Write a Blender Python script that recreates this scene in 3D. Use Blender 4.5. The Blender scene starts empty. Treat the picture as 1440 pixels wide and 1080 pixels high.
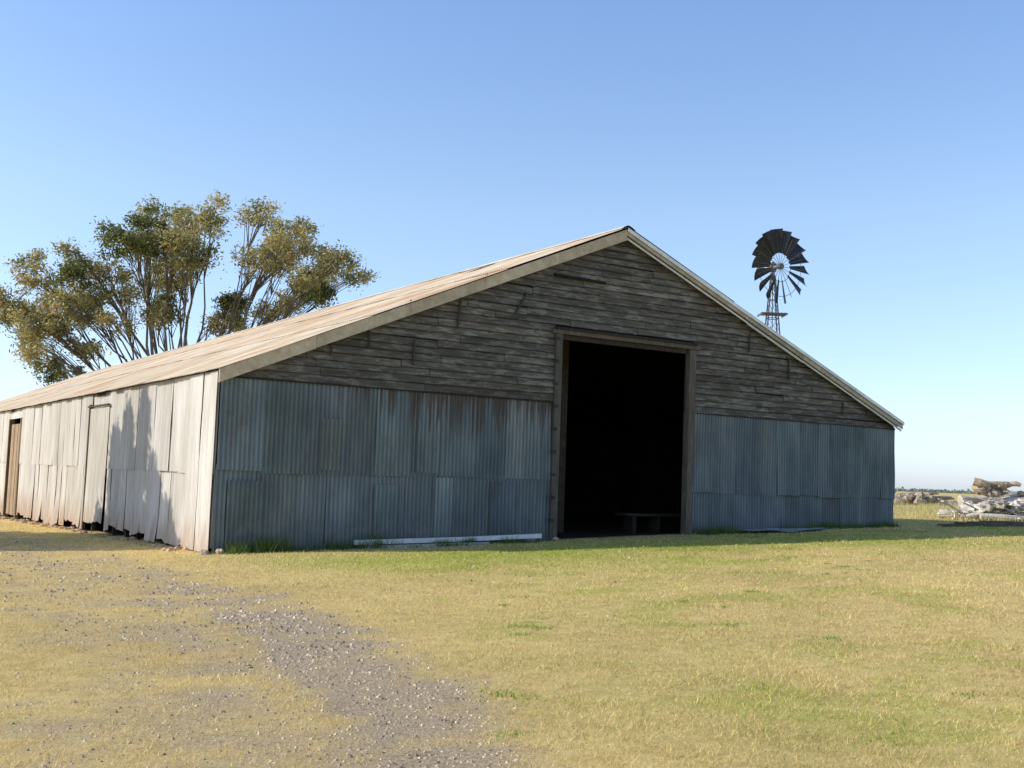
import bpy, math, random
import numpy as np
from mathutils import Vector, Matrix
random.seed(7); rng=np.random.default_rng(11)
scene=bpy.context.scene
scene.view_settings.view_transform='Standard'; scene.view_settings.look='None'; scene.view_settings.exposure=0

# ------------------------------------------------------------ frames
TH=0.5613; CX,CY=-5.374,20.826
CT,ST=math.cos(TH),math.sin(TH)
def loc2w(a,b): return CX+a*CT-b*ST, CY+a*ST+b*CT
def w2loc(X,Y):
    dx=X-CX; dy=Y-CY
    return dx*CT+dy*ST, -dx*ST+dy*CT
def sstep(x,a,b):
    t=np.clip((x-a)/(b-a),0,1); return t*t*(3-2*t)

_lat=rng.random((256,256))
def vnoise(x,y):
    x=np.asarray(x,float); y=np.asarray(y,float)
    xi=np.floor(x).astype(int); yi=np.floor(y).astype(int)
    fx=x-xi; fy=y-yi; fx=fx*fx*(3-2*fx); fy=fy*fy*(3-2*fy)
    g=lambda i,j:_lat[i%256,j%256]
    return (g(xi,yi)*(1-fx)+g(xi+1,yi)*fx)*(1-fy)+(g(xi,yi+1)*(1-fx)+g(xi+1,yi+1)*fx)*fy
def fbm(x,y,o=4):
    s=0;a=.5;t=0
    for i in range(o):
        s=s+a*vnoise(np.asarray(x)*2**i+17.3*i,np.asarray(y)*2**i+5.1*i); t+=a; a*=.55
    return s/t

def ground_z(X,Y):
    X=np.asarray(X,float); Y=np.asarray(Y,float)
    Xc=np.where(X>13,13+3*(1-np.exp(-(np.maximum(X,13)-13)/3)),X)
    Xc=np.where(Xc<-20,-20-4*(1-np.exp(-(-20-np.minimum(Xc,-20))/4)),Xc)
    z=.216+.04*Xc
    z=z+.05*(fbm(X*.25,Y*.25,3)-.5)*sstep(np.hypot(X,Y),2,12)
    return z-.02*gravel(X,Y)
RUTR=np.array([(-5,.4),(0,.15),(5.4,-.38),(7.7,-.70),(10.6,-1.8),(14,-3.5),(21.7,-8.3),(28.2,-12.6),(40,-21)])
RUTL=np.array([(-5,-1.5),(0,-1.6),(5.4,-2.0),(7.7,-2.6),(10.7,-3.8),(15.1,-6.3),(18.2,-8.3),(26,-13.8),(40,-24.5)])
def rutd(R,X,Y):
    xc=np.interp(Y,R[:,0],R[:,1]); sl=(np.interp(Y+.5,R[:,0],R[:,1])-np.interp(Y-.5,R[:,0],R[:,1]))
    return (X-xc)/np.sqrt(1+sl*sl)
def gravel(X,Y):
    dr=rutd(RUTR,X,Y); dl=rutd(RUTL,X,Y)
    wob=(fbm(X*.8+3,Y*.8,4)-.5)*1.5
    r=1.0*np.exp(-(np.abs(dr+wob*.4)/.64)**2.2)*(1-.6*sstep(Y,11,17))
    l=.40*np.exp(-((dl+wob*.6)/.7)**2)
    mid=.46*np.exp(-((dr+1.0+wob*.5)/.85)**2)
    g=np.maximum(np.maximum(r,l),mid)*(1-sstep(Y,30,40))
    n=fbm(X*2.3,Y*2.3+9,5)
    return np.clip(g*(.45+.95*sstep(n,.25,.75)),0,1)
def green(X,Y):
    a,b=w2loc(X,Y)
    strip=np.exp(-((b+3.4)/2.1)**2)*sstep(a,-1.5,1.5)*(1-.5*sstep(a,9,17))
    n=fbm(X*.22+40,Y*.22,4)
    n2=fbm(X*1.3+7,Y*1.3,4)
    g=.04+sstep(n,.38,.7)*.38*sstep(X,-4,4)+.42*sstep(n2,.5,.72)*sstep(X,-5,2)
    g=g+strip*.9*(.6+.6*n2)
    tr=np.exp(-((rutd(RUTR,X,Y)+.7)/2.2)**2)
    return np.clip(g*(1-.9*tr),0,1)

# ------------------------------------------------------------ node helpers
def newmat(name,rough=.8,metal=0.):
    m=bpy.data.materials.new(name); m.use_nodes=True
    nt=m.node_tree; b=nt.nodes["Principled BSDF"]
    b.inputs["Roughness"].default_value=rough; b.inputs["Metallic"].default_value=metal
    b.inputs["Specular IOR Level"].default_value=.25
    return m,nt,b
def N(nt,t,**k):
    n=nt.nodes.new(t)
    for a,v in k.items(): setattr(n,a,v)
    return n
def noise(nt,scale,detail=5,vec=(1,1,1),rough=.6,loc=(0,0,0)):
    tc=N(nt,'ShaderNodeTexCoord'); mp=N(nt,'ShaderNodeMapping')
    mp.inputs['Scale'].default_value=vec; mp.inputs['Location'].default_value=loc
    nt.links.new(tc.outputs['Object'],mp.inputs[0])
    n=N(nt,'ShaderNodeTexNoise'); n.inputs['Scale'].default_value=scale; n.inputs['Detail'].default_value=detail
    n.inputs['Roughness'].default_value=rough
    nt.links.new(mp.outputs[0],n.inputs['Vector']); return n.outputs['Fac']
def ramp(nt,inp,stops):
    r=N(nt,'ShaderNodeValToRGB'); e=r.color_ramp.elements
    while len(e)<len(stops): e.new(.5)
    for i,(p,c) in enumerate(stops):
        e[i].position=p; e[i].color=(c if len(c)==4 else (*c,1)) if isinstance(c,tuple) else (c,c,c,1)
    nt.links.new(inp,r.inputs[0]); return r.outputs[0]
def mix(nt,fac,a,b,mode='MIX'):
    m=N(nt,'ShaderNodeMix',data_type='RGBA',blend_type=mode)
    for s,v in ((m.inputs[0],fac),(m.inputs[6],a),(m.inputs[7],b)):
        if isinstance(v,(int,float)): s.default_value=v
        elif isinstance(v,tuple): s.default_value=(*v,1)
        else: nt.links.new(v,s)
    return m.outputs[2]
def math_(nt,op,a,b=None):
    m=N(nt,'ShaderNodeMath',operation=op)
    for s,v in ((m.inputs[0],a),(m.inputs[1],b)):
        if v is None: continue
        if isinstance(v,(int,float)): s.default_value=v
        else: nt.links.new(v,s)
    return m.outputs[0]
def attr(nt,name):
    a=N(nt,'ShaderNodeAttribute'); a.attribute_name=name; return a
def bump(nt,b,h,strength=.3,dist=.02):
    bn=N(nt,'ShaderNodeBump'); bn.inputs['Strength'].default_value=strength; bn.inputs['Distance'].default_value=dist
    nt.links.new(h,bn.inputs['Height']); nt.links.new(bn.outputs[0],b.inputs['Normal'])
def sepz(nt):
    tc=N(nt,'ShaderNodeTexCoord'); s=N(nt,'ShaderNodeSeparateXYZ'); nt.links.new(tc.outputs['Object'],s.inputs[0]); return s.outputs
def maprange(nt,v,a,b):
    m=N(nt,'ShaderNodeMapRange'); m.inputs[1].default_value=a; m.inputs[2].default_value=b; nt.links.new(v,m.inputs[0]); return m.outputs[0]
def inside(nt,base,col=(.03,.024,.018)):
    # back faces coloured rusty near-black, putting the interior's shade into the colour
    g=N(nt,'ShaderNodeNewGeometry'); return mix(nt,g.outputs['Backfacing'],base,col)

# ------------------------------------------------------------ geometry helper
class Geo:
    def __init__(s): s.v=[];s.f=[];s.c=[];s.n=0
    def add(s,v,f,c=(1,1,1)):
        o=s.n; s.v.extend([tuple(p) for p in v]); s.n+=len(v)
        multi=isinstance(c,list)
        for k,q in enumerate(f): s.f.append(tuple(i+o for i in q)); s.c.append(c[k] if multi else c)
    def box(s,lo,hi,c=(1,1,1)):
        x0,y0,z0=lo;x1,y1,z1=hi
        s.add([(x0,y0,z0),(x1,y0,z0),(x1,y1,z0),(x0,y1,z0),(x0,y0,z1),(x1,y0,z1),(x1,y1,z1),(x0,y1,z1)],
              [(0,3,2,1),(4,5,6,7),(0,1,5,4),(1,2,6,5),(2,3,7,6),(3,0,4,7)],c)
    def beam(s,p,q,w,h,c=(1,1,1),up=(0,0,1),taper=1):
        p=Vector(p);q=Vector(q);d=(q-p).normalized();u=Vector(up)
        if abs(d.dot(u))>.98: u=Vector((0,1,0))
        x=d.cross(u).normalized(); y=x.cross(d)
        vs=[]
        for P,t in ((p,1),(q,taper)):
            for sx,sy in ((-1,-1),(1,-1),(1,1),(-1,1)): vs.append(P+x*sx*w/2*t+y*sy*h/2*t)
        s.add(vs,[(0,1,2,3),(7,6,5,4),(0,4,5,1),(1,5,6,2),(2,6,7,3),(3,7,4,0)],c)
    def tube(s,pts,rad,n=8,c=(1,1,1),jit=0,cap=True):
        pts=[Vector(p) for p in pts]; vs=[];m=len(pts)
        x=None
        for i,p in enumerate(pts):
            d=(pts[min(i+1,m-1)]-pts[max(i-1,0)]).normalized()
            if x is None:
                u=Vector((0,0,1)) if abs(d.z)<.9 else Vector((1,0,0)); x=d.cross(u).normalized()
            x=(x-d*x.dot(d)).normalized(); y=d.cross(x)
            for k in range(n):
                t=2*math.pi*k/n; r=rad[i]*(1+jit*random.uniform(-1,1))
                vs.append(p+x*math.cos(t)*r+y*math.sin(t)*r)
        fs=[(i*n+k,i*n+(k+1)%n,(i+1)*n+(k+1)%n,(i+1)*n+k) for i in range(m-1) for k in range(n)]
        if cap: fs+= [tuple(range(n-1,-1,-1)),tuple((m-1)*n+k for k in range(n))]
        s.add(vs,fs,c)
    def sheet(s,o,u,v,nn,w,h,pitch=.09,amp=.011,c=(1,1,1),rows=6,warp=.01,curl=0.,rag=0.,trough=0.):
        o=Vector(o);u=Vector(u);v=Vector(v);nn=Vector(nn)
        cols=max(4,int(w/pitch*6)); sd=random.uniform(0,200)
        xa=np.arange(cols+1)*w/cols; ya=np.arange(rows+1)*h/rows
        XX,YY=np.meshgrid(xa,ya); T=YY/h
        D=amp*np.sin(2*np.pi*XX/pitch)+warp*(vnoise(XX*1.3+sd,YY*1.3+sd*2)-.5)*2
        if curl: D=D+curl*(1-T)**3*(.3+vnoise(XX*2+sd,3+0*XX))
        if rag: YY=YY.copy(); YY[0]+=rag*vnoise(xa*3+sd,sd+0*xa)
        P=np.array(o)[None,None]+XX[...,None]*np.array(u)+YY[...,None]*np.array(v)+D[...,None]*np.array(nn)
        fs=[(j*(cols+1)+i,j*(cols+1)+i+1,(j+1)*(cols+1)+i+1,(j+1)*(cols+1)+i) for j in range(rows) for i in range(cols)]
        if trough:  # trough faces darkened in colour, standing in for shading between the ribs
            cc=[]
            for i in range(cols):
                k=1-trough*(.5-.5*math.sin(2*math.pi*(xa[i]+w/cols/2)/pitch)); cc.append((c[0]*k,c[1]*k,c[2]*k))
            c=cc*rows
        s.add(P.reshape(-1,3).tolist(),fs,c)
    def obj(s,name,mat,parent=None,smooth=False):
        me=bpy.data.meshes.new(name); me.from_pydata(s.v,[],s.f); me.materials.append(mat)
        at=me.attributes.new("Col",'FLOAT_COLOR','CORNER')
        ln=np.array([len(q) for q in s.f]); cc=np.ones((len(s.f),4),np.float32); cc[:,:3]=np.array(s.c)
        at.data.foreach_set('color',np.repeat(cc,ln,0).reshape(-1))
        if smooth: me.polygons.foreach_set('use_smooth',[True]*len(me.polygons))
        me.update()
        ob=bpy.data.objects.new(name,me); scene.collection.objects.link(ob)
        if parent: ob.parent=parent
        return ob
def empty(name,loc=(0,0,0),rz=0):
    e=bpy.data.objects.new(name,None); e.empty_display_size=.3; e.location=loc; e.rotation_euler=(0,0,rz)
    scene.collection.objects.link(e); return e
def fastmesh(name,V,k,cols,mat,parent=None):
    n=V.shape[0]; me=bpy.data.meshes.new(name)
    me.vertices.add(n*k); me.vertices.foreach_set('co',V.reshape(-1).astype(np.float32))
    me.loops.add(n*k); me.loops.foreach_set('vertex_index',np.arange(n*k,dtype=np.int32))
    me.polygons.add(n); me.polygons.foreach_set('loop_start',np.arange(0,n*k,k,dtype=np.int32))
    me.update(calc_edges=True)
    at=me.attributes.new("Col",'FLOAT_COLOR','CORNER')
    c=np.ones((n,k,4),np.float32); c[:,:,:3]=np.clip(cols,0.005,1)[:,None,:]; at.data.foreach_set('color',c.reshape(-1))
    me.materials.append(mat)
    ob=bpy.data.objects.new(name,me); scene.collection.objects.link(ob)
    if parent: ob.parent=parent
    return ob

# ------------------------------------------------------------ materials
def m_galv_front():
    m,nt,b=newmat("galvanised_iron",.55,.0)
    c=attr(nt,"Col").outputs['Color']
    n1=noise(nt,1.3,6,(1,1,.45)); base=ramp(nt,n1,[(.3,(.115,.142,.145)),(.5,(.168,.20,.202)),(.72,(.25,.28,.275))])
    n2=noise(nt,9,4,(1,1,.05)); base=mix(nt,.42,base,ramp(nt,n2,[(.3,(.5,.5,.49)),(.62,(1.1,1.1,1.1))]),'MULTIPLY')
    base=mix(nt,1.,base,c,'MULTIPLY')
    s=sepz(nt)
    rn=noise(nt,1.8,7,(1,1,.4),.7,(5,0,2)); base=mix(nt,ramp(nt,rn,[(.55,0.),(.72,.6)]),base,(.105,.08,.058))
    dn=noise(nt,9,4,(1,1,.035),.65,(1,4,0))
    w=math_(nt,'MULTIPLY',math_(nt,'MULTIPLY',maprange(nt,s[2],2.0,3.3),maprange(nt,s[0],1.2,4.0)),maprange(nt,s[0],8.6,7.6))
    sm=ramp(nt,math_(nt,'ADD',math_(nt,'MULTIPLY',w,.30),dn),[(.67,0.),(.77,.8)])
    base=mix(nt,sm,base,(.075,.042,.026))
    n5=noise(nt,5,6,(1,1,.6),.7,(9,2,0)); lw=math_(nt,'MULTIPLY',maprange(nt,s[2],1.6,.4),maprange(nt,s[0],9,5))
    base=mix(nt,ramp(nt,math_(nt,'MULTIPLY',lw,n5),[(.38,0.),(.6,.45)]),base,(.27,.28,.27))
    zb=maprange(nt,s[2],.9,.1); base=mix(nt,math_(nt,'MULTIPLY',zb,.5),base,(.06,.06,.04))
    base=inside(nt,base)
    nt.links.new(base,b.inputs['Base Color']); bump(nt,b,n1,.2,.01)
    return m
def m_galv_sun():
    m,nt,b=newmat("galvanised_bleached",.6,.0)  # paler copy of the front iron, with the sunlit look in its colour
    c=attr(nt,"Col").outputs['Color']
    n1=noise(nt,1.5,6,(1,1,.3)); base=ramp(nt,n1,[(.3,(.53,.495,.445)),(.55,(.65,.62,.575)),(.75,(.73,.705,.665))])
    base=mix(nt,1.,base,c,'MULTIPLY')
    n2=noise(nt,8,4,(1,1,.06)); base=mix(nt,.55,base,ramp(nt,n2,[(.3,(.62,.60,.56)),(.55,(1.,1.,1.))]),'MULTIPLY')
    rn=noise(nt,2.,7,(1,1,.3),.7,(3,1,2)); base=mix(nt,ramp(nt,rn,[(.60,0.),(.78,.5)]),base,(.32,.20,.12))
    s=sepz(nt); zb=maprange(nt,s[2],1.25,-.3)
    nb=noise(nt,4,4,(1,1,.25))
    base=mix(nt,ramp(nt,math_(nt,'MULTIPLY',zb,nb),[(.2,0.),(.5,.8)]),base,(.38,.235,.14))
    base=inside(nt,base)
    nt.links.new(base,b.inputs['Base Color']); bump(nt,b,n1,.15,.01)
    return m
def m_roof():
    m,nt,b=newmat("roof_iron",.6,.0)
    c=attr(nt,"Col").outputs['Color']
    n1=noise(nt,.8,6,(1,.6,1)); base=ramp(nt,n1,[(.3,(.54,.43,.30)),(.5,(.68,.575,.43)),(.7,(.77,.69,.56))])
    rn=noise(nt,.6,9,(.6,1,.6),.75,(3,1,2)); base=mix(nt,ramp(nt,rn,[(.50,0.),(.60,.7)]),base,(.56,.32,.15))
    n3=noise(nt,3,5,(.2,1,.2)); base=mix(nt,.35,base,ramp(nt,n3,[(.3,(.65,.58,.50)),(.6,(1.,1.,1.))]),'MULTIPLY')
    base=mix(nt,1.,base,c,'MULTIPLY'); base=inside(nt,base)
    nt.links.new(base,b.inputs['Base Color']); return m
def m_boards():
    m,nt,b=newmat("weathered_boards",.9)
    c=attr(nt,"Col").outputs['Color']
    n1=noise(nt,3,8,(.35,.35,3),.7); base=ramp(nt,n1,[(.3,(.068,.058,.046)),(.5,(.118,.104,.084)),(.7,(.175,.157,.13))])
    n2=noise(nt,3.2,10,(.45,.45,2.4),.8,(8,0,3)); base=mix(nt,ramp(nt,n2,[(.5,0.),(.57,.75)]),base,(.28,.26,.22))
    n3=noise(nt,14,4,(.2,.2,5),.7); base=mix(nt,.5,base,ramp(nt,n3,[(.3,(.45,.45,.45)),(.6,(1.1,1.1,1.1))]),'MULTIPLY')
    base=mix(nt,1.,base,c,'MULTIPLY'); base=inside(nt,base)
    nt.links.new(base,b.inputs['Base Color']); bump(nt,b,n3,.5,.01); return m
def m_wood(name,c0,c1,rough=.85,sc=(1,1,1)):
    m,nt,b=newmat(name,rough)
    c=attr(nt,"Col").outputs['Color']
    n=noise(nt,5,7,sc,.7); base=ramp(nt,n,[(.3,c0),(.7,c1)])
    base=mix(nt,1.,base,c,'MULTIPLY'); nt.links.new(base,b.inputs['Base Color']); bump(nt,b,n,.5,.02); return m
def m_col(name,rough=.8,trans=0.,spec=.2):
    m,nt,b=newmat(name,rough); b.inputs["Specular IOR Level"].default_value=spec
    c=attr(nt,"Col").outputs['Color']
    nt.links.new(c,b.inputs['Base Color'])
    if trans:
        t=N(nt,'ShaderNodeBsdfTranslucent'); nt.links.new(c,t.inputs[0])
        mx=N(nt,'ShaderNodeMixShader'); mx.inputs[0].default_value=trans
        out=nt.nodes['Material Output']
        nt.links.new(b.outputs[0],mx.inputs[1]); nt.links.new(t.outputs[0],mx.inputs[2]); nt.links.new(mx.outputs[0],out.inputs[0])
    return m
def m_ground():
    m,nt,b=newmat("dry_grass_ground",.95); b.inputs["Specular IOR Level"].default_value=.05
    g=attr(nt,"gravel").outputs['Fac']; gr=attr(nt,"green").outputs['Fac']
    n1=noise(nt,6,8,(1,1,1),.75); n0=noise(nt,.5,6,(1,1,1),.6); nf=noise(nt,45,6,(1,1,1),.8)
    straw=ramp(nt,n1,[(.28,(.46,.34,.14)),(.5,(.66,.51,.225)),(.72,(.76,.63,.32))])
    grn=ramp(nt,n1,[(.3,(.26,.30,.05)),(.7,(.46,.50,.12))])
    base=mix(nt,math_(nt,'MULTIPLY',gr,.9),straw,grn)
    base=mix(nt,.7,base,ramp(nt,n0,[(.3,(.82,.77,.71)),(.7,(1.12,1.1,1.05))]),'MULTIPLY')
    soil=ramp(nt,nf,[(.3,(.22,.165,.11)),(.5,(.44,.345,.235)),(.7,(.64,.52,.38))])
    n6=noise(nt,11,8,(1,1,1),.85,(4,4,0))
    gm=ramp(nt,math_(nt,'ADD',math_(nt,'MULTIPLY',g,.85),math_(nt,'MULTIPLY',n6,.6)),[(.42,0.),(.92,.97)])
    base=mix(nt,gm,base,soil)
    base=mix(nt,.6,base,ramp(nt,nf,[(.3,(.6,.6,.6)),(.65,(1.15,1.15,1.15))]),'MULTIPLY')
    nt.links.new(base,b.inputs['Base Color']); bump(nt,b,nf,.7,.03); return m

MF=m_galv_front(); MS=m_galv_sun(); MR=m_roof(); MB=m_boards()
MPOST=m_wood("old_timber",(.05,.042,.034),(.13,.115,.095),sc=(3,3,.4))
MBARGE=m_wood("barge_board",(.30,.25,.19),(.50,.44,.35),sc=(1,1,1))
MWHITE=m_wood("white_paint",(.60,.59,.56),(.82,.81,.79),.6)
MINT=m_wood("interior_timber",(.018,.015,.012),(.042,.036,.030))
MLOG=m_wood("bleached_log",(.36,.325,.28),(.70,.67,.62))
MSTEEL=m_wood("windmill_steel",(.08,.08,.085),(.18,.18,.19),.5)
MBLADE=m_wood("windmill_blade",(.018,.018,.022),(.045,.045,.05),.5)
MGR=m_ground(); MGRASS=m_col("grass_blade",.8,.35); MLEAF=m_col("leaf",.5,.35,.35); MLEAF2=m_col("dense_leaf",.7,0,.2); MSTONE=m_col("gravel_stone",.9)
MBARK=m_wood("gum_bark",(.12,.098,.07),(.32,.275,.215),sc=(1,1,.3))

# ------------------------------------------------------------ world, sun
S=Vector((-1.696,-.12,1.0)).normalized()
w=bpy.data.worlds.new("World"); scene.world=w; w.use_nodes=True
nt=w.node_tree; bg=nt.nodes['Background']; sky=N(nt,'ShaderNodeTexSky'); sky.sky_type='NISHITA'; sky.sun_disc=False
sky.sun_elevation=math.asin(S.z); sky.sun_rotation=math.atan2(S.x,S.y)
sky.air_density=1.0; sky.dust_density=.6; sky.ozone_density=1.6; sky.altitude=300
tc=N(nt,'ShaderNodeTexCoord'); sp_=N(nt,'ShaderNodeSeparateXYZ'); nt.links.new(tc.outputs['Generated'],sp_.inputs[0])
tint=ramp(nt,sp_.outputs[2],[(0.,(.48,.56,.84)),(.07,(.62,.64,.79)),(.23,(.74,.73,.75)),(.42,(.68,.73,.83)),(.6,(.55,.57,.6))])
tm=mix(nt,1.,sky.outputs[0],tint,'MULTIPLY')
vm=N(nt,'ShaderNodeVectorMath',operation='SCALE'); vm.inputs[3].default_value=1.95; nt.links.new(tm,vm.inputs[0])
nt.links.new(vm.outputs[0],bg.inputs[0]); bg.inputs[1].default_value=.15
sl=bpy.data.lights.new("sun",'SUN'); sl.energy=5; sl.angle=math.radians(.5); sl.color=(1,.925,.79)
so=bpy.data.objects.new("sun",sl); scene.collection.objects.link(so); so.rotation_euler=S.to_track_quat('Z','Y').to_euler(); so.location=(-30,0,30)

# ------------------------------------------------------------ camera
cd=bpy.data.cameras.new("camera"); co=bpy.data.objects.new("camera",cd); scene.collection.objects.link(co)
cd.lens=39.6; cd.sensor_width=36; cd.clip_end=9000; cd.clip_start=.05
co.matrix_world=Matrix.Translation((0,0,1.6))@Matrix.Rotation(math.pi/2+.0822,4,'X')@Matrix.Rotation(.0357,4,'Z')
scene.camera=co

# ------------------------------------------------------------ ground
def axis(lo,hi,step,far):
    c=list(np.arange(lo,hi+1e-6,step)); s=step;x=hi
    while x<far: s*=1.22; x+=s; c.append(x)
    s=step;x=lo
    while x>-far: s*=1.22; x-=s; c.insert(0,x)
    return np.array(c)
xs=axis(-16,18,.16,5000); ys=axis(3,34,.16,5000)
GX,GY=np.meshgrid(xs,ys); gz=ground_z(GX,GY)
V=np.stack([GX,GY,gz],-1).reshape(-1,3); nx=len(xs);ny=len(ys)
idx=np.arange(nx*ny).reshape(ny,nx)
F=np.stack([idx[:-1,:-1],idx[:-1,1:],idx[1:,1:],idx[1:,:-1]],-1).reshape(-1,4)
me=bpy.data.meshes.new("ground"); me.from_pydata(V.tolist(),[],F.tolist())
for nm,fn in (("gravel",gravel),("green",green)):
    at=me.attributes.new(nm,'FLOAT','POINT'); at.data.foreach_set('value',fn(GX,GY).reshape(-1).astype(np.float32))
me.polygons.foreach_set('use_smooth',[True]*len(me.polygons)); me.materials.append(MGR); me.update()
go=bpy.data.objects.new("ground",me); scene.collection.objects.link(go)

# ------------------------------------------------------------ grass
def blades(name,X,Y,h,wd,cols,lean=.6):
    n=len(X); Z=ground_z(X,Y)-.005
    th=rng.uniform(0,2*np.pi,n); ld=rng.uniform(0,2*np.pi,n); la=rng.uniform(.1,lean,n)*h
    P=np.stack([X,Y,Z],-1); d=np.stack([np.cos(th),np.sin(th),0*th],-1)*wd[:,None]/2
    tip=P+np.stack([np.cos(ld)*la,np.sin(ld)*la,h],-1)
    return fastmesh(name,np.stack([P-d,P+d,tip],1),3,cols,MGRASS)
def inbarn(X,Y):
    a,b=w2loc(X,Y); return (a>.05)&(a<18.7)&(b>.05)
n=330000
Y=np.exp(rng.uniform(np.log(4.6),np.log(36),n)); X=Y*rng.uniform(-.56,.56,n)
k=~inbarn(X,Y); g=gravel(X,Y); k&=rng.random(n)>np.clip(g*1.3,0,.96)
X=X[k];Y=Y[k];n=len(X); gg=green(X,Y)
clump=fbm(X*3,Y*3,2)
h=(.010+.028*rng.random(n)*clump*1.6)*(1+.25*gg)*(1+.015*Y); wd=(.0035+.0035*rng.random(n))*np.clip(Y/7,.8,4)
isg=rng.random(n)<gg*.95
r=rng.random((n,1))
big=(.78+.45*fbm(X*.5+11,Y*.5,4))[:,None]
straw=(np.array([.77,.60,.275])*(.6+.65*r)+np.array([.06,.05,.03])*(rng.random((n,1))-.3))*big
grn=np.array([.43,.48,.10])*(.6+.7*r)*big
cols=np.where(isg[:,None],grn,straw)
blades("grass",X,Y,h,wd,cols,1.8)
def tufts(name,spots,cl):
    Xs=[];Ys=[];H=[]
    for (x,y,r,hh,cnt) in spots:
        Xs.append(x+rng.normal(0,r,cnt));Ys.append(y+rng.normal(0,r,cnt));H.append(hh*rng.uniform(.4,1,cnt))
    X=np.concatenate(Xs);Y=np.concatenate(Ys);H=np.concatenate(H); n=len(X)
    blades(name,X,Y,H,.008+.014*rng.random(n),np.array(cl)*(.6+.7*rng.random((n,1))),.9)
sp=[]
for i in range(170):
    a=random.uniform(0,18.6)
    if 7.3<a<11.5: continue
    x,y=loc2w(a,random.uniform(-.5,-.1)); sp.append((x,y,.08,random.uniform(.06,.24),40))
for a0,hh in ((.9,.4),(1.15,.35),(.4,.3),(3.2,.38),(2.9,.32),(5.2,.25),(12.3,.3),(11.8,.25),(16,.25)):
    x,y=loc2w(a0,-.25); sp.append((x,y,.14,hh,170))
tufts("weeds",sp,(.13,.19,.045))
sp=[]
for i in range(34):
    Yy=random.uniform(6.0,22); Xx=Yy*random.uniform(-.02,.45)
    sp.append((Xx,Yy,random.uniform(.03,.11),.03,random.randint(40,110)))
tufts("clover_patches",sp,(.28,.40,.07))
sp=[]
for i in range(560):
    a=random.uniform(22.6,48); b=random.uniform(-.5,26); x,y=loc2w(a,b)
    sp.append((x,y,.25,random.uniform(.15,.45),45))
tufts("tall_grass",sp,(.62,.54,.26))

# gravel stones
n=80000
Y=np.exp(rng.uniform(np.log(4.6),np.log(26),n)); X=Y*rng.uniform(-.56,.12,n)
g=gravel(X,Y); k=rng.random(n)<np.clip((g-.2)*1.25,0.01,1); X=X[k];Y=Y[k];n=len(X)
sz=(.004+.018*rng.random(n)**3)*np.clip(Y/8,.8,2.)
Z=ground_z(X,Y)
base=np.array([[1,0,0],[0,1,0],[-1,0,0],[0,-1,0],[0,0,.8]]); 
ang=rng.uniform(0,6.28,n); ca=np.cos(ang);sa=np.sin(ang)
P=np.empty((n,5,3))
for j in range(5):
    jit=rng.uniform(.6,1.2,n); bx,by,bz=base[j]
    bx2=bx+(rng.uniform(-.3,.3,n) if j==4 else 0)
    P[:,j,0]=X+(bx2*ca-by*sa)*sz*jit; P[:,j,1]=Y+(bx2*sa+by*ca)*sz*jit; P[:,j,2]=Z+bz*sz*jit-.002
T=np.stack([P[:,[0,1,4]],P[:,[1,2,4]],P[:,[2,3,4]],P[:,[3,0,4]]],1).reshape(-1,3,3)
cc=np.array([.52,.42,.30])*(.32+1.1*rng.random((n,1)))
fastmesh("gravel_track",T,3,np.repeat(cc,4,0),MSTONE)

# ------------------------------------------------------------ BARN (local frame: x along front, y back)
barn=empty("barn",(CX,CY,0),TH)
W,H,HA,L=18.73,3.40,7.31,58.0
RA=9.16
SLL=(HA-H)/RA; SLR=(HA-H)/(W-RA)
def gz_l(a,b):
    x,y=loc2w(a,b); return float(ground_z(x,y))
def roofz(a): return H+min(SLL*a,SLR*(W-a))
DL,DR,DT=7.6,11.26,4.79
BT=3.30
G=Geo()
def frontrow(a0,a1,zlo,zhi,off,toneamp=.2,foot=False):
    a=a0
    while a<a1-.05:
        wd=min(random.uniform(.66,.86),a1-a)
        if a1-(a+wd)<.3: wd=a1-a
        t=1+random.uniform(-toneamp,toneamp); c=(t*random.uniform(.95,1.05),t,t*random.uniform(.97,1.06))
        z0=zlo(a)-random.uniform(0,.05); z1=zhi(a)+random.uniform(-.0,.02)
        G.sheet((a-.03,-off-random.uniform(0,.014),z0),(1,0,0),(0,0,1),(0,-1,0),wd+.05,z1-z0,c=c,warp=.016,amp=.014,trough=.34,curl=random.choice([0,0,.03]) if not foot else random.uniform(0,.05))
        a+=wd
midL=1.56; midR=1.40
frontrow(0,DL-.2,lambda a:midL-.0*a+random.uniform(-.02,.02),lambda a:BT,.035)
frontrow(0,DL-.2,lambda a:gz_l(a,0)-.05,lambda a:midL+.05,.012,foot=True)
frontrow(DR+.2,W-.02,lambda a:midR+random.uniform(-.01,.01),lambda a:BT,.035,.10)
frontrow(DR+.2,W-.02,lambda a:gz_l(a,0)-.05,lambda a:midR+.05,.012,.12,foot=True)
for (a,z,w_,h_,c) in ((4.55,.28,.42,1.25,(1.45,1.45,1.45)),(2.0,1.6,.4,1.0,(1.1,1.02,.9)),(5.9,.2,.6,1.3,(.8,.85,.95)),(4.1,1.62,.5,1.62,(1.2,1.2,1.2)),(.2,.15,.7,1.2,(.8,.85,.85)),(3.2,.3,.5,1.05,(1.15,1.2,1.2)),(16.2,1.5,.7,1.75,(.85,.87,.9))):
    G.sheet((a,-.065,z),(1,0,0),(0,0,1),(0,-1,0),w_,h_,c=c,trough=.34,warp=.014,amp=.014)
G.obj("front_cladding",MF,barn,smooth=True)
G=Geo()
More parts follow.
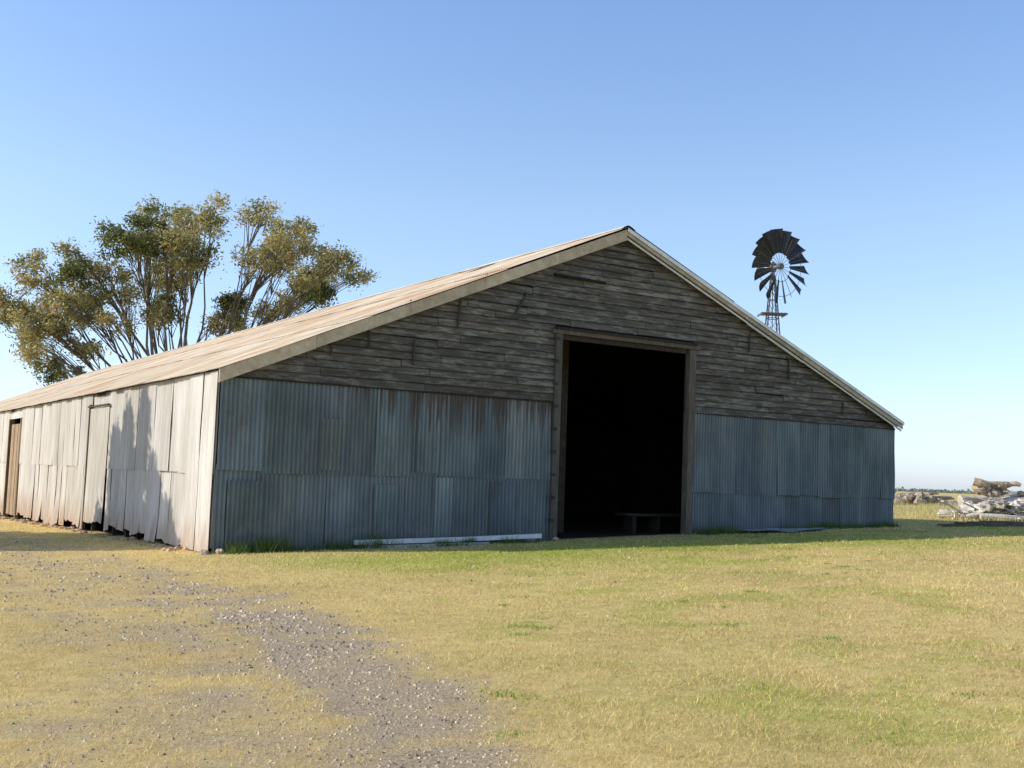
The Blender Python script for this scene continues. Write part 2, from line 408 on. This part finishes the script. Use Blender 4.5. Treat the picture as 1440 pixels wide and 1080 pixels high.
def siderow(b0,b1,lower):
    b=b0
    while b<b1-.05:
        wd=min(random.uniform(.62,.84),b1-b)
        t=1+random.uniform(-.12,.06); c=(t,t*random.uniform(.98,1.),t*random.uniform(.96,1.))
        if lower:
            z0=gz_l(0,b)+random.choice([-.03,-.03,0.02,.06,.14]); z1=1.52+random.uniform(-.02,.04); off=.02
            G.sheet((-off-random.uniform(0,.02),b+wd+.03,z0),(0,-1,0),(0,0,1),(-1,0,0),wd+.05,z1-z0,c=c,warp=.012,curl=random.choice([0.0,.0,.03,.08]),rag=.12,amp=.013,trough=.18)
        else:
            z0=1.46+random.uniform(-.02,.02); z1=H-.02
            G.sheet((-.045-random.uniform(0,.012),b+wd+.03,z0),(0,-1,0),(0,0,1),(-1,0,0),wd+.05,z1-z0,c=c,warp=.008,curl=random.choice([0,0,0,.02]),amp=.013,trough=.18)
        b+=wd
for s0,s1 in ((.0,8.5),(10.6,21.7),(24.4,L)):
    siderow(s0,s1,True); siderow(s0,s1,False)
for i in range(3):
    b=8.55+i*.68
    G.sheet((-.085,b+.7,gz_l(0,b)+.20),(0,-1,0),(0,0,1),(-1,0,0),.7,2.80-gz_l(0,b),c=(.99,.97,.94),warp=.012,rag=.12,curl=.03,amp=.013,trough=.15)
G.sheet((-.02,10.6,3.02),(0,-1,0),(0,0,1),(-1,0,0),2.1,.35,c=(1,1,1),rows=2)
G.sheet((-.02,24.4,3.05),(0,-1,0),(0,0,1),(-1,0,0),2.7,.32,c=(1,1,1),rows=2)
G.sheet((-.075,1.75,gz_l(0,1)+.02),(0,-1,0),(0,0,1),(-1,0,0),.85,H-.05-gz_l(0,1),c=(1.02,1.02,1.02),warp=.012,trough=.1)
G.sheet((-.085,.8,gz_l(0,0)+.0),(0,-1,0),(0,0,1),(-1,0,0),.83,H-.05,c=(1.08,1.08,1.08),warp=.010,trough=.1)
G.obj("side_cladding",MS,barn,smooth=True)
G=Geo()
G.sheet((W,0,0),(0,1,0),(0,0,1),(1,0,0),L,H+.06,pitch=.2,amp=.02)
G.sheet((W,L,-.8),(-1,0,0),(0,0,1),(0,1,0),W,H+.8,pitch=.2,amp=.02)
G.add([(0,L+.03,H-.1),(W,L+.03,H-.1),(W,L+.03,H),(RA,L+.03,HA),(0,L+.03,H)],[(4,3,2,1,0)])
G.obj("rear_cladding",MF,barn,smooth=False)
# weatherboards
G=Geo()
def bd(a0,a1,z,hh,c,y0=0.,sag=0.):
    cl=lambda zz:(zz-H)/SLL+.02
    cr=lambda zz:W-(zz-H)/SLR-.02
    zt=z+hh
    al0=max(a0,cl(z)); al1=max(a0,cl(zt)); ar0=min(a1,cr(z)); ar1=min(a1,cr(zt))
    if ar0-al0<.05: return
    if ar1<=al1: al1=ar1=(al0+ar0)/2
    yb=-.06+y0; yt=-.028+y0; s2=sag; k=.016
    v=[(al0,yb,z+k),(ar0,yb,z+s2+k),(ar1,yt,zt+s2),(al1,yt,zt),(al0,yb,z),(ar0,yb,z+s2),(al0,yb+.035,z),(ar0,yb+.035,z+s2)]
    dk=tuple(x*.4 for x in c)   # lower lip of every board darkened as a painted lap shadow
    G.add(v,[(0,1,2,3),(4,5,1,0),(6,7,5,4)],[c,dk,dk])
z=BT-.02; hb=.155
while z<HA:
    ex=[(0,W)] if z>DT+.1 else [(0,DL-.18),(DR+.18,W)]
    for e0,e1 in ex:
        a=e0
        while a<e1:
            ln=random.uniform(1.2,4.6); b1=min(a+ln,e1)
            if e1-b1<.5: b1=e1
            t=random.choice([.78,.88,.95,1,1,1.06,1.12,1.22])*random.uniform(.94,1.06); tt=random.uniform(.95,1.02)
            if b1-a>1.2 and random.random()<.02 and z>3.6:
                bd(a+.006,b1-.004,z-.05,hb*.7,(.5,.45,.4),-.02,random.choice([-.05,.04]))
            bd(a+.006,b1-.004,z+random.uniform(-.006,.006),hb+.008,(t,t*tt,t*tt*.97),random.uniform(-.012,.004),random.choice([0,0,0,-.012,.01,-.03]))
            a=b1
    z+=hb
G.obj("gable_weatherboards",MB,barn)
G=Geo(); 
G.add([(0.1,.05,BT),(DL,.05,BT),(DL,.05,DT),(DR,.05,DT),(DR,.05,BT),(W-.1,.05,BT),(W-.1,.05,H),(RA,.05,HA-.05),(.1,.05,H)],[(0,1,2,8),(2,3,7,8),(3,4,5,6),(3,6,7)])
G.obj("gable_lining",MINT,barn)  # dark sheet added behind the boards to stop light leaking through gaps
G=Geo()
for (a,z,l,tlt) in ((4.9,4.65,.6,.05),(6.3,5.1,.5,.3),(2.9,4.05,.35,0),(2.1,3.85,.25,0),(14.6,4.3,.55,-.03),(13.2,4.9,.45,.02),(16.6,3.55,.3,0),(3.9,3.8,.5,0)):
    G.beam((a,-.095,z),(a+tlt,-.095,z+l),.04,.02,(.6,.6,.6),up=(0,1,0))
G.beam((7.3,-.10,6.1),(8.7,-.10,6.07),.05,.06,(.2,.2,.2),up=(0,1,0))
G.obj("loose_battens",MPOST,barn)
G=Geo(); G.box((.02,-.078,BT-.045),(DL-.2,-.065,BT-.022),(.35,.3,.25)); G.box((DR+.2,-.078,BT-.04),(W-.02,-.065,BT-.022),(.5,.5,.5)); G.obj("base_strip",MPOST,barn)
# door frame
G=Geo()
g0=gz_l(DL,0)-.1
G.box((DL-.2,-.10,g0),(DL-.02,.12,DT+.0),(1.1,1.1,1.1))
G.beam((DR+.11,-.0,g0),(DR+.13,-.0,DT),.2,.18,(1.35,1.3,1.2),up=(0,1,0))
G.box((DL-.30,-.13,DT+.002),(DR+.34,.10,DT+.09),(1.3,1.2,1.1))
G.box((DL-.22,-.16,DT+.092),(DR+.2,-.02,DT+.15),(.4,.35,.3))
G.box((DL+.02,-.04,DT-.11),(DR-.02,.04,DT-.002),(.5,.45,.4))
for k_ in range(9):
    zz=g0+.5+k_*.5; G.box((DL-.24,-.118,zz),(DL-.12,-.102,zz+.07),(.5,.5,.5))
for b0,b1 in ((21.7,24.4),):
    G.box((-.08,b0-.02,gz_l(0,b0)-.1),(.05,b0+.13,3.05),(2.2,1.8,1.3)); G.box((-.08,b1-.13,gz_l(0,b1)-.1),(.05,b1,3.05),(2.2,1.8,1.3))
    for i in range(5):
        y0=b0+.55+i*.36; t=random.uniform(.8,1.2); G.box((-.02-.01*(i%2),y0,gz_l(0,b0)+.1),(.03,y0+.34,2.85),(3.3*t,2.7*t,2.1*t))
G.box((-.12,10.60,gz_l(0,10)),(-.05,10.70,3.1),(.8,.7,.6))
G.box((-.15,8.45,3.02),(-.08,10.75,3.06),(.8,.7,.6))
G.obj("door_frame",MPOST,barn)
# roof
G=Geo()
def roofside(sign):
    x0=RA
    run,sl=(RA+.16,SLL) if sign<0 else (W-RA+.07,SLR)
    ln=math.hypot(run,run*sl)
    d=Vector((sign*run,0,-run*sl)).normalized(); nn=Vector((sign*sl,0,1)).normalized()
    y=-.30
    while y<L+.3:
        wd=.76
        for r_ in range(3):
            s0=ln*r_/3; s1=ln*(r_+1)/3+.12
            if r_==2: s1=ln+random.uniform(-.02,.04)
            yo,uu=(y,(0,1,0)) if sign<0 else (y+wd+.03,(0,-1,0))
            o=Vector((x0,yo,HA+.05))+d*s0+nn*(.018*(2-r_)+random.uniform(0,.005))
            t=random.uniform(.88,1.08); c=(t,t*random.uniform(.96,1),t*random.uniform(.90,1))
            G.sheet(o,uu,d,nn,wd+.03,s1-s0,pitch=.095,amp=.012,c=c,rows=3,warp=.007)
        y+=wd
roofside(-1); roofside(1)
G.sheet((8.6,4.6,roofz(8.6)+.115),(0,1,0),Vector((-1,0,-SLL+.06)).normalized(),Vector((-SLL,0,1)).normalized(),.8,.7,c=(.6,.5,.42),rows=3)
G.obj("roof",MR,barn,smooth=True)
G=Geo()
yy=-.32
while yy<L+.3:
    pts=[]; n_=7
    for yv in (yy,min(yy+1.85,L+.3)):
        for i in range(n_):
            t=-1+2*i/(n_-1); pts.append((RA+t*.2,yv,HA+.125-abs(t)**1.5*.2*SLL*1.1+random.uniform(-.004,.004)))
    t=random.uniform(.9,1.1)
    G.add(pts,[(i,i+1,n_+i+1,n_+i) for i in range(n_-1)],(t,t,t)); yy+=1.82
G.obj("ridge_cap",MR,barn)
# barge boards
yb=-.27
def rake(sign,w0,drop,col,g,thick=.035,y=yb,segs=5):
    x1=RA-(RA+.14) if sign<0 else W+.05
    sl=SLL if sign<0 else SLR
    zend=H-(.14 if sign<0 else .05)*sl+.045-drop
    A=Vector((RA,0,HA+.045-drop)); B=Vector((x1,0,zend))
    for i in range(segs):
        p=A.lerp(B,i/segs+(.0004 if i else 0)); q=A.lerp(B,(i+1)/segs); jw=random.uniform(-.008,.012); jy=random.uniform(-.006,.006)
        v=[]
        for yv in (y+jy,y+jy+thick):
            v+=[(p.x,yv,p.z),(q.x,yv,q.z),(q.x,yv,q.z-w0-jw),(p.x,yv,p.z-w0-jw)]
        t=random.uniform(.85,1.1)
        g.add(v,[(0,1,2,3),(4,7,6,5),(0,4,5,1),(1,5,6,2),(2,6,7,3),(3,7,4,0)],tuple(x*t for x in col))
G=Geo()
rake(-1,.25,0,(1.3,1.2,1.05),G)
rake(1,.14,0,(1.1,1.12,1.1),G)
for sgn in (-1,1):
    x1=-.1 if sgn<0 else W+.04
    G.add([(RA,-.23,HA-.03),(x1,-.23,H-.06),(x1,-.05,H-.06),(RA,-.05,HA-.03)],[(0,1,2,3)],(.6,.55,.5))
G.obj("barge_boards",MBARGE,barn)
G=Geo()
rake(1,.085,-.035,(1.1,1.1,1.1),G,.02,yb-.04)
rake(1,.05,.165,(.9,.9,.9),G,.02,yb+.05)
G.obj("white_rake_trim",MWHITE,barn)
G=Geo(); G.box((-.03,0,H-.09),(.02,L,H-.0),(.6,.5,.4)); G.obj("eave_plate",MPOST,barn)
# interior frame
G=Geo()
for b in np.arange(2.4,L,4.6):
    for a in (.2,6.2,9.35 if b<3 else 12.4,W-.2):
        cc_=(2.2,2.0,1.7) if (b<3 and a==9.35) else (1,1,1)
        G.box((a-.09,b-.09,gz_l(a,min(b,30))-.3),(a+.09,b+.09,roofz(a)-.15),cc_)
    G.beam((.1,b,H-.15),(RA,b,HA-.2),.1,.2); G.beam((W-.1,b,H-.15),(RA,b,HA-.2),.1,.2)
    if b>10: G.box((.1,b-.05,H-.1),(W-.1,b+.05,H+.1),(.6,.6,.6))
for b in np.arange(1.,L,2.3): G.box((.03,b-.05,-.5),(.12,b+.05,H-.1))
for a in np.arange(1.2,W,1.5):
    if 7.3<a<11.5: continue
    G.box((a-.05,.07,gz_l(a,0)-.1),(a+.05,.15,BT))
gb=gz_l(11,1)
G.box((10.3,.9,gb+.42),(12.2,1.4,gb+.48),(1.3,1.2,1.)); G.box((10.5,.95,gb),(10.62,1.3,gb+.42),(1.,1.,1.)); G.box((11.3,1.0,gb),(11.4,1.3,gb+.42),(1.,1.,1.))
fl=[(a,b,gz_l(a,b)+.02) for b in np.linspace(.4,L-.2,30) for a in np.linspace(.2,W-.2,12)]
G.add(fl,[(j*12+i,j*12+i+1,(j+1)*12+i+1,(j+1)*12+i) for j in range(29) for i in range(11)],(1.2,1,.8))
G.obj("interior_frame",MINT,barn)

# ------------------------------------------------------------ items near wall
def putlocal(name,G,mat): 
    ob=G.obj(name,mat); ob.location=(CX,CY,0); ob.rotation_euler=(0,0,TH); return ob
G=Geo()
p0=(2.7,-.28,gz_l(2.7,-.28)+.12); p1=(7.0,-.32,gz_l(7,-.3)+.13)
G.beam(p0,(4.9,-.29,.5*(p0[2]+p1[2])-.01),.10,.09,(.95,.95,.93)); G.beam((4.92,-.29,.5*(p0[2]+p1[2])-.01),p1,.10,.09,(1,1,1))
G.beam((3.1,-.42,gz_l(3,-.4)+.03),(5.6,-.5,gz_l(5.5,-.4)+.03),.08,.06,(.5,.5,.48))
for a in (3.0,4.9,6.7): G.box((a-.1,-.45,gz_l(a,-.3)-.02),(a+.1,-.15,gz_l(a,-.3)+.075),(.3,.28,.25))
putlocal("white_timber_rail",G,MWHITE)
G=Geo()
for (a,b,l,w_,an) in ((12.7,-.9,2.0,.75,.05),(13.6,-1.2,1.8,.7,.2)):
    z=gz_l(a,b)+.05; u=Vector((math.cos(an),math.sin(an),.035)).normalized(); v=Vector((-math.sin(an),math.cos(an),0))
    G.sheet((a,b,z),u,v,(0,0,1),l,w_,pitch=.09,amp=.012,c=(2.,2.,2.),warp=.03)
putlocal("fallen_iron_sheet",G,MF)
G=Geo()
for i in range(11):
    a=random.uniform(18.6,22.5); b=random.uniform(-1.6,-.1)-(a-18.6)*.25; an=random.uniform(-.5,.25); l=random.uniform(.8,2.4)
    z=gz_l(a,b)+.04+.03*(i%3)
    G.beam((a,b,z),(a+l*math.cos(an),b+l*math.sin(an),gz_l(a+l*math.cos(an),b+l*math.sin(an))+.05),.14,.04,(1.3,1.2,1.0))
putlocal("timber_offcuts",G,MPOST)
G=Geo()
def lump(g,cx,cy,cz,r,c,sq=.7,j=.25):
    vs=[];ns=8;nr=5
    for jj in range(nr+1):
        ph=math.pi*jj/nr
        for i in range(ns):
            t=2*math.pi*i/ns; rr=r*random.uniform(1-j,1+j)
            vs.append((cx+rr*math.sin(ph)*math.cos(t),cy+rr*math.sin(ph)*math.sin(t),cz+rr*sq*math.cos(ph)))
    g.add(vs,[(jj*ns+i,(jj+1)*ns+i,(jj+1)*ns+(i+1)%ns,jj*ns+(i+1)%ns) for jj in range(nr) for i in range(ns)],c)
for i in range(110):
    b=random.uniform(1,26); a=random.uniform(-.45,-.02); lump(G,a,b,gz_l(a,b),random.uniform(.03,.12),(.85,.62,.44),.6)
for a in (-.2,.1,6.9,7.5): lump(G,a,-.15,gz_l(a,-.1)+.03,.09,(.9,.75,.6))
putlocal("clods_and_stones",G,MLOG)

# ------------------------------------------------------------ timber and rubble pile, far rubble
G=Geo()
def log(p,q,r,c,bend=.18,jit=.2):
    p=Vector(p);q=Vector(q); pts=[];rd=[]; off=Vector((random.uniform(-1,1),random.uniform(-1,1),random.uniform(-.5,.5)))*bend
    off2=Vector((random.uniform(-1,1),random.uniform(-1,1),random.uniform(-1,1)))*bend*.5
    for i in range(9):
        t=i/8; pts.append(p.lerp(q,t)+off*math.sin(t*math.pi)+off2*math.sin(t*7)); rd.append(r*(1-.6*t)*random.uniform(.8,1.15))
    G.tube(pts,rd,8,c,jit=jit)
gy=.83
for (p,q,r,c) in [
 ((13.6,34.6,gy+.08),(16.9,35.2,gy+.2),.13,(1.1,1.1,1.1)),((14.0,34.9,gy+.2),(16.9,34.6,gy+.85),.16,(1.15,1.15,1.15)),
 ((13.5,35.3,gy+.1),(15.4,34.2,gy+.1),.09,(1,1,1)),((17.4,35.6,gy+.75),(14.6,35.2,gy+.45),.2,(1.1,1.1,1.1)),
 ((14.4,36,gy+.5),(17.2,36.2,gy+.9),.16,(.9,.87,.82)),((14.2,34.0,gy+.1),(16.6,34.0,gy+.06),.1,(1.2,1.2,1.2)),
 ((13.9,34.3,gy+.06),(15.4,33.9,gy+.04),.06,(1.2,1.2,1.2)),((16.3,34.4,gy+.75),(14.9,34.8,gy+.1),.09,(1,1,1)),
 ((18.5,35.4,gy+.35),(15.5,35.8,gy+.3),.3,(1.1,1.1,1.1)),((14.9,35.1,gy+.45),(17.9,35.9,gy+1.0),.14,(1.25,1.25,1.25)),
 ((14.6,35.4,gy+.95),(16.0,35.1,gy+1.1),.14,(.78,.66,.54)),((15.6,35.2,gy+1.0),(14.6,35.5,gy+1.22),.1,(.78,.66,.54)),
 ((14.5,35.2,gy+1.15),(15.2,35.3,gy+1.0),.12,(.75,.63,.5))]: log(p,q,r,c)
for i in range(80):
    x=random.uniform(13.7,17.2); hmax=max(.05,min(1,(x-13.5)*.5))*.85
    lump(G,x,random.uniform(34.1,36),gy+random.uniform(.0,hmax),random.uniform(.06,.24),random.choice([(1.1,1.1,1.1),(.95,.94,.92),(1.2,1.2,1.2),(.7,.66,.6)]),.55,.4)
for i in range(14): lump(G,15.1+random.uniform(-.5,.4),35.2,gy+.9+random.uniform(-.12,.18),random.uniform(.1,.2),(.75,.64,.52),.6,.45)
for i in range(18):
    x=random.uniform(13.8,16.8); G.beam((x,34.0+random.random(),gy+random.uniform(.03,.6)),(x+random.uniform(-1.2,1.2),34.4,gy+random.uniform(.03,.8)),random.uniform(.1,.3),.03,random.choice([(1.2,1.2,1.2),(.9,.9,.88)]))
for i in range(14):
    x=random.uniform(13.5,16.6); z=gy+random.uniform(.05,.7)*min(1,(x-13.3)*.5)
    G.tube([(x,34.8,z),(x+random.uniform(-.4,.4),34.6,z+random.uniform(0,.2)),(x+random.uniform(-.8,.8),34.5,z+random.uniform(-.1,.25))],[.03,.02,.008],4,(.9,.85,.78))
G.obj("timber_and_rubble_pile",MLOG)
G=Geo()
for i in range(60):
    x=random.uniform(19.6,23.4); lump(G,x,60+random.uniform(-1,1),.85+random.uniform(0,.65)*(1-abs(x-21.4)/2.6),random.uniform(.12,.35),(.6,.55,.48),.7,.4)
for i in range(14): log((random.uniform(19.5,22.5),60,1.0+random.random()*.3),(random.uniform(20.5,24),60.5,1.0+random.random()*.6),.13,(.6,.54,.47))
G.obj("rubble_heap",MLOG)

# ------------------------------------------------------------ windmill
WX,WY,WZ=11.15,48.3,11.05
wm=empty("windmill",(WX,WY,0))
gb=float(ground_z(WX,WY))
G=Geo()
def hw(z): return .08+(10.7-z)*.075
for sx in (-1,1):
    for sy in (-1,1):
        G.beam((sx*hw(gb),sy*hw(gb),gb),(sx*hw(10.7),sy*hw(10.7),10.7),.045,.045)
zz=gb+.4
while zz<10.3:
    st=max(.8,hw(zz)*2.1); z2=min(zz+st,10.6); a=hw(zz);b_=hw(z2)
    for (p,q) in (((-1,-1),(1,-1)),((1,-1),(1,1)),((1,1),(-1,1)),((-1,1),(-1,-1))):
        G.beam((p[0]*a,p[1]*a,zz),(q[0]*a,q[1]*a,zz),.03,.03)
        G.beam((p[0]*a,p[1]*a,zz),(q[0]*b_,q[1]*b_,z2),.014,.014); G.beam((q[0]*a,q[1]*a,zz),(p[0]*b_,p[1]*b_,z2),.014,.014)
    zz=z2
G.tube([(0,0,gb),(0,0,10.9)],[.02,.02],6)
for y in (-.36,-.18,0,.18,.36): 
    G.box((-.55,y-.055,9.0),(.55,y+.055,9.03))
G.box((-.56,-.5,8.95),(-.5,.5,8.999)); G.box((.5,-.5,8.95),(.56,.5,8.999))
G.tube([(0,0,10.5),(0,0,11.3)],[.09,.07],8)
G.obj("tower",MSTEEL,wm)
nv=Vector((.539,-.842,0)); up=Vector((0,0,1)); sd=up.cross(nv).normalized()
hub=Vector((0,0,WZ))+nv*.42
G=Geo()
G.tube([Vector((0,0,WZ))-nv*.3,hub+nv*.12],[.10,.08],10)
G.box((-.12,-.12,WZ-.18),(.12,.12,WZ+.16))
G.tube([hub-nv*.08,hub+nv*.1],[.13,.13],14)
nb=18
for i in range(nb):
    t=2*math.pi*(i+.5)/nb; rd=up*math.cos(t)+sd*math.sin(t)
    G.beam(hub+rd*.1,hub+rd*1.45,.016,.016,up=tuple(nv))
for rr in (.66,1.3):
    pts=[hub-nv*.03+(up*math.cos(2*math.pi*i/36)+sd*math.sin(2*math.pi*i/36))*rr for i in range(37)]
    G.tube(pts,[.012]*37,5,cap=False)
tb=Vector((0,0,WZ))-nv*.15
td=(-nv+sd*.35).normalized()
G.beam(tb,tb+td*.9,.035,.04)
G.obj("wheel_frame",MSTEEL,wm)
G=Geo()
for i in range(nb):
    if i in (7,): continue
    t=2*math.pi*(i+.5)/nb; rd=(up*math.cos(t)+sd*math.sin(t)).normalized()
    R=Matrix.Rotation(math.radians(-33+random.uniform(-5,5)),3,rd); bn=R@nv; bt=bn.cross(rd).normalized()
    vs=[];m_=5;K=4
    r0=.58;r1=1.62
    for k_ in range(K+1):
        r_=r0+(r1-r0)*k_/K; wdt=.2+(.56-.2)*k_/K
        for j in range(m_+1):
            s_=-.5+j/m_; vs.append(hub+rd*(r_-abs(s_)**2*.05*k_/K)+bt*s_*wdt+bn*(.09*wdt*4*(s_*s_)))
    G.add(vs,[(k_*(m_+1)+j,k_*(m_+1)+j+1,(k_+1)*(m_+1)+j+1,(k_+1)*(m_+1)+j) for k_ in range(K) for j in range(m_)],(random.uniform(.7,1.3),)*3)
v0=tb+td*.55; z1=Vector((0,0,1))
G.add([v0-z1*.12,v0+td*.7-z1*.28,v0+td*.78+z1*.28,v0+z1*.12],[(0,1,2,3)])
G.obj("wheel_blades",MBLADE,wm)

# ------------------------------------------------------------ trees
def leafmesh(name,C,cols,size,parent,aspect=.32,droop=.5,mat=None):
    n=len(C); d=rng.normal(0,1,(n,3)); d[:,2]=d[:,2]*.7-droop; d/=np.linalg.norm(d,axis=1)[:,None]
    r=rng.normal(0,1,(n,3)); s=np.cross(d,r); s/=np.linalg.norm(s,axis=1)[:,None]
    l=(size*rng.uniform(.6,1.3,n))[:,None]; w_=l*aspect
    Q=np.stack([C-d*l/2,C+s*w_/2,C+d*l/2,C-s*w_/2],1)
    return fastmesh(name,Q,4,cols,mat or MLEAF,parent)
def bez(p0,p1,p2,n=9,wob=.0):
    out=[]
    for i in range(n):
        t=i/(n-1); p=p0*(1-t)**2+p1*2*t*(1-t)+p2*t*t
        if 0<i<n-1: p=p+Vector((random.uniform(-1,1),random.uniform(-1,1),random.uniform(-1,1)))*wob
        out.append(p)
    return out
TX,TY=-25.0,84.0
tg=float(ground_z(TX,TY))
gum=empty("gum_tree",(TX,TY,tg))
K=.0535
src=[(45,368,24,14,0),(38,435,34,24,0),(22,422,16,14,0),(95,402,32,23,0),(85,455,44,22,0),(70,508,24,15,1),(110,358,22,16,0),(140,430,30,24,0),(152,375,30,22,0),(168,325,22,20,0),(198,290,28,20,0),(212,338,40,28,1),(250,290,28,20,0),(268,340,24,28,0),(303,296,22,20,0),(305,408,28,20,1),(208,412,24,14,1),(172,402,26,18,0),(255,392,24,15,0),(232,440,24,15,0),(178,452,24,13,0),(299,350,18,26,0),(130,482,28,12,0),(50,472,24,14,0),
(360,290,24,20,0),(387,328,32,26,0),(374,376,24,20,0),(420,340,30,23,0),(410,304,16,12,0),(455,345,24,20,0),(472,380,32,18,0),(422,388,32,24,1),(400,420,24,14,0),(445,408,22,12,0),(356,335,10,22,0),(352,422,16,12,0),(335,448,14,10,0),(240,365,22,16,0),(285,435,16,12,0),(92,500,22,10,0),(490,364,16,12,0),(120,388,20,16,1),(225,312,18,16,1),
(65,400,24,16,0),(185,358,22,18,0),(280,382,22,13,0),(60,440,22,16,0),(110,430,22,16,0),(440,370,24,20,0),(395,360,20,18,0)]
G=Geo(); Lc=[];Lcol=[]
G.tube([(0,0,-.3),(0,0,1.2),(.1,0,2.6)],[.95,.7,.6],12,jit=.06)
for li,(x,y,rx,ry,dk) in enumerate(src):
    y=y+6
    dx=(x-250)*K-.0357*(500-y)*K; hz=1.6-tg+(645+.0357*x-y)*K
    dy=random.uniform(-1,1)*6*(1-min(1,abs(dx)/16)*.4)
    c=Vector((dx,dy,hz)); p0=Vector((random.uniform(-.3,.3),random.uniform(-.3,.3),2.2))
    p1=Vector((dx*random.uniform(.25,.6)+random.uniform(-1.6,1.6),dy*.3,2.2+(hz-2.2)*random.uniform(.4,.7)))
    pts=bez(p0,p1,c,13,.28); r0=random.uniform(.13,.24)*(1 if li<20 else .62)
    G.tube(pts,[r0*(1-.88*i/12) for i in range(13)],6,c=(random.uniform(.6,1.3),)*3)
    Rx,Rz=rx*K,ry*K
    nsub=max(8,int(rx*ry/37))
    for s_ in range(nsub):
        u=rng.normal(0,1,3); u/=np.linalg.norm(u); rr=rng.uniform(.4,1.18)
        sc=np.array([dx+u[0]*Rx*rr,dy+u[1]*Rx*rr*1.3,hz+u[2]*Rz*rr])
        p=pts[random.choice([8,9,10,11])]
        mid=(p+Vector(sc))/2+Vector((random.uniform(-.2,.2),0,.25))
        G.tube([p,mid,Vector(sc)],[.04,.027,.012],4,c=(.7,.7,.7))
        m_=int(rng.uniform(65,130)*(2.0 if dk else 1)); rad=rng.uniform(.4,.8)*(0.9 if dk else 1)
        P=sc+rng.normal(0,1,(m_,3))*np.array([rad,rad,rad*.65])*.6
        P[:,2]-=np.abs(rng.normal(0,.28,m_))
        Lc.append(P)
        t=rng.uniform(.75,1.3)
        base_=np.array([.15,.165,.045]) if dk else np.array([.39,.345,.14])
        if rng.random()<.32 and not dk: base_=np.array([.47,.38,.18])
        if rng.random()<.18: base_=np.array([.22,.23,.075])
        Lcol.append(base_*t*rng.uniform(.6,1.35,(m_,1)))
G.obj("trunk_and_limbs",MBARK,gum,smooth=True)
Lc=np.concatenate(Lc);Lcol=np.concatenate(Lcol)
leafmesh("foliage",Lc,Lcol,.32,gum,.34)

# shade tree left of the view (its shadow lies on the side wall)
t6=6.0
bx,by=loc2w(-1.5*t6,5.5+.8*t6); bgz=float(ground_z(bx,by))
sh=empty("wattle_tree",(bx,by,bgz),TH)
G=Geo(); Lc=[];Lcol=[]
top=3.05+t6-bgz
G.tube([(0,0,-.2),(0,.1,1.5),(0,-.1,3.5),(0,.1,top-1.2)],[.22,.17,.12,.04],8)
lob=[(-.3,top-.4,.28,.5),(-.25,top-1.1,.42,.6),(1.1,top-.6,.28,.45),(1.1,top-1.3,.45,.6),(.4,top-1.9,.8,.6),(2.2,top-1.2,.25,.4),(2.2,top-1.9,.4,.6),(-1.3,top-2.0,.35,.5),(-1.5,top-2.6,.55,.5),(.2,top-2.6,1.2,.6),(1.9,top-2.7,.7,.6),(-2.4,top-2.8,.35,.5),(-2.5,top-3.3,.6,.5),(2.6,top-3.4,.8,.6),(-3.3,top-3.7,.45,.6),(-.8,top-3.5,1.4,.7),(1.2,top-3.8,1.4,.7),(-3.4,top-4.5,.6,.6),(3.2,top-4.4,1.0,.8),(-1.8,top-4.6,1.4,.7),(.6,top-4.8,1.5,.8),(4.6,top-5.3,1.0,.7),(6.,top-5.8,1.2,.6),(-.4,top-5.6,1.8,.6),(1.5,top-5.9,1.4,.6),(-2.2,top-6.3,1.2,.5),(.5,top-6.8,1.5,.5),(3.2,top-6.4,1.2,.5),(-1.2,top-7.4,1.1,.4)]
for (db,z,ry,rz) in lob:
    G.tube(bez(Vector((0,0,max(.8,z-2.5))),Vector((0,db*.4,max(.9,z-.9))),Vector((0,db,z)),6,.05),[.07,.06,.05,.04,.03,.02],5)
    for s_ in range(int(16+40*ry*rz)):
        u=rng.normal(0,1,3); u/=np.linalg.norm(u); rr=rng.uniform(.1,1.)
        sc=np.array([u[0]*ry*rr,db+u[1]*ry*rr,z+u[2]*rz*rr]); m_=85
        Lc.append(sc+rng.normal(0,.14,(m_,3))); Lcol.append(np.array([.07,.09,.03])*rng.uniform(.6,1.4,(m_,1)))
G.obj("trunk",MBARK,sh,smooth=True)
leafmesh("foliage",np.concatenate(Lc),np.concatenate(Lcol),.24,sh,.55,.2,MLEAF2)

# distant tree line on the horizon
Lc=[];Lcol=[]
for i in range(320):
    x=random.uniform(100,1100); y=1300+random.uniform(-60,60); hgt=random.uniform(2,5); rr=random.uniform(5,16)
    m_=50; P=np.array([x,y,.8+hgt*.4])+rng.normal(0,1,(m_,3))*np.array([rr,rr,hgt*.25]); P[:,2]=np.maximum(P[:,2],.8)
    Lc.append(P); Lcol.append(np.array([.20,.23,.20])*rng.uniform(.8,1.2,(m_,1)))
leafmesh("distant_tree_line",np.concatenate(Lc),np.concatenate(Lcol),3.,None,.7,0)
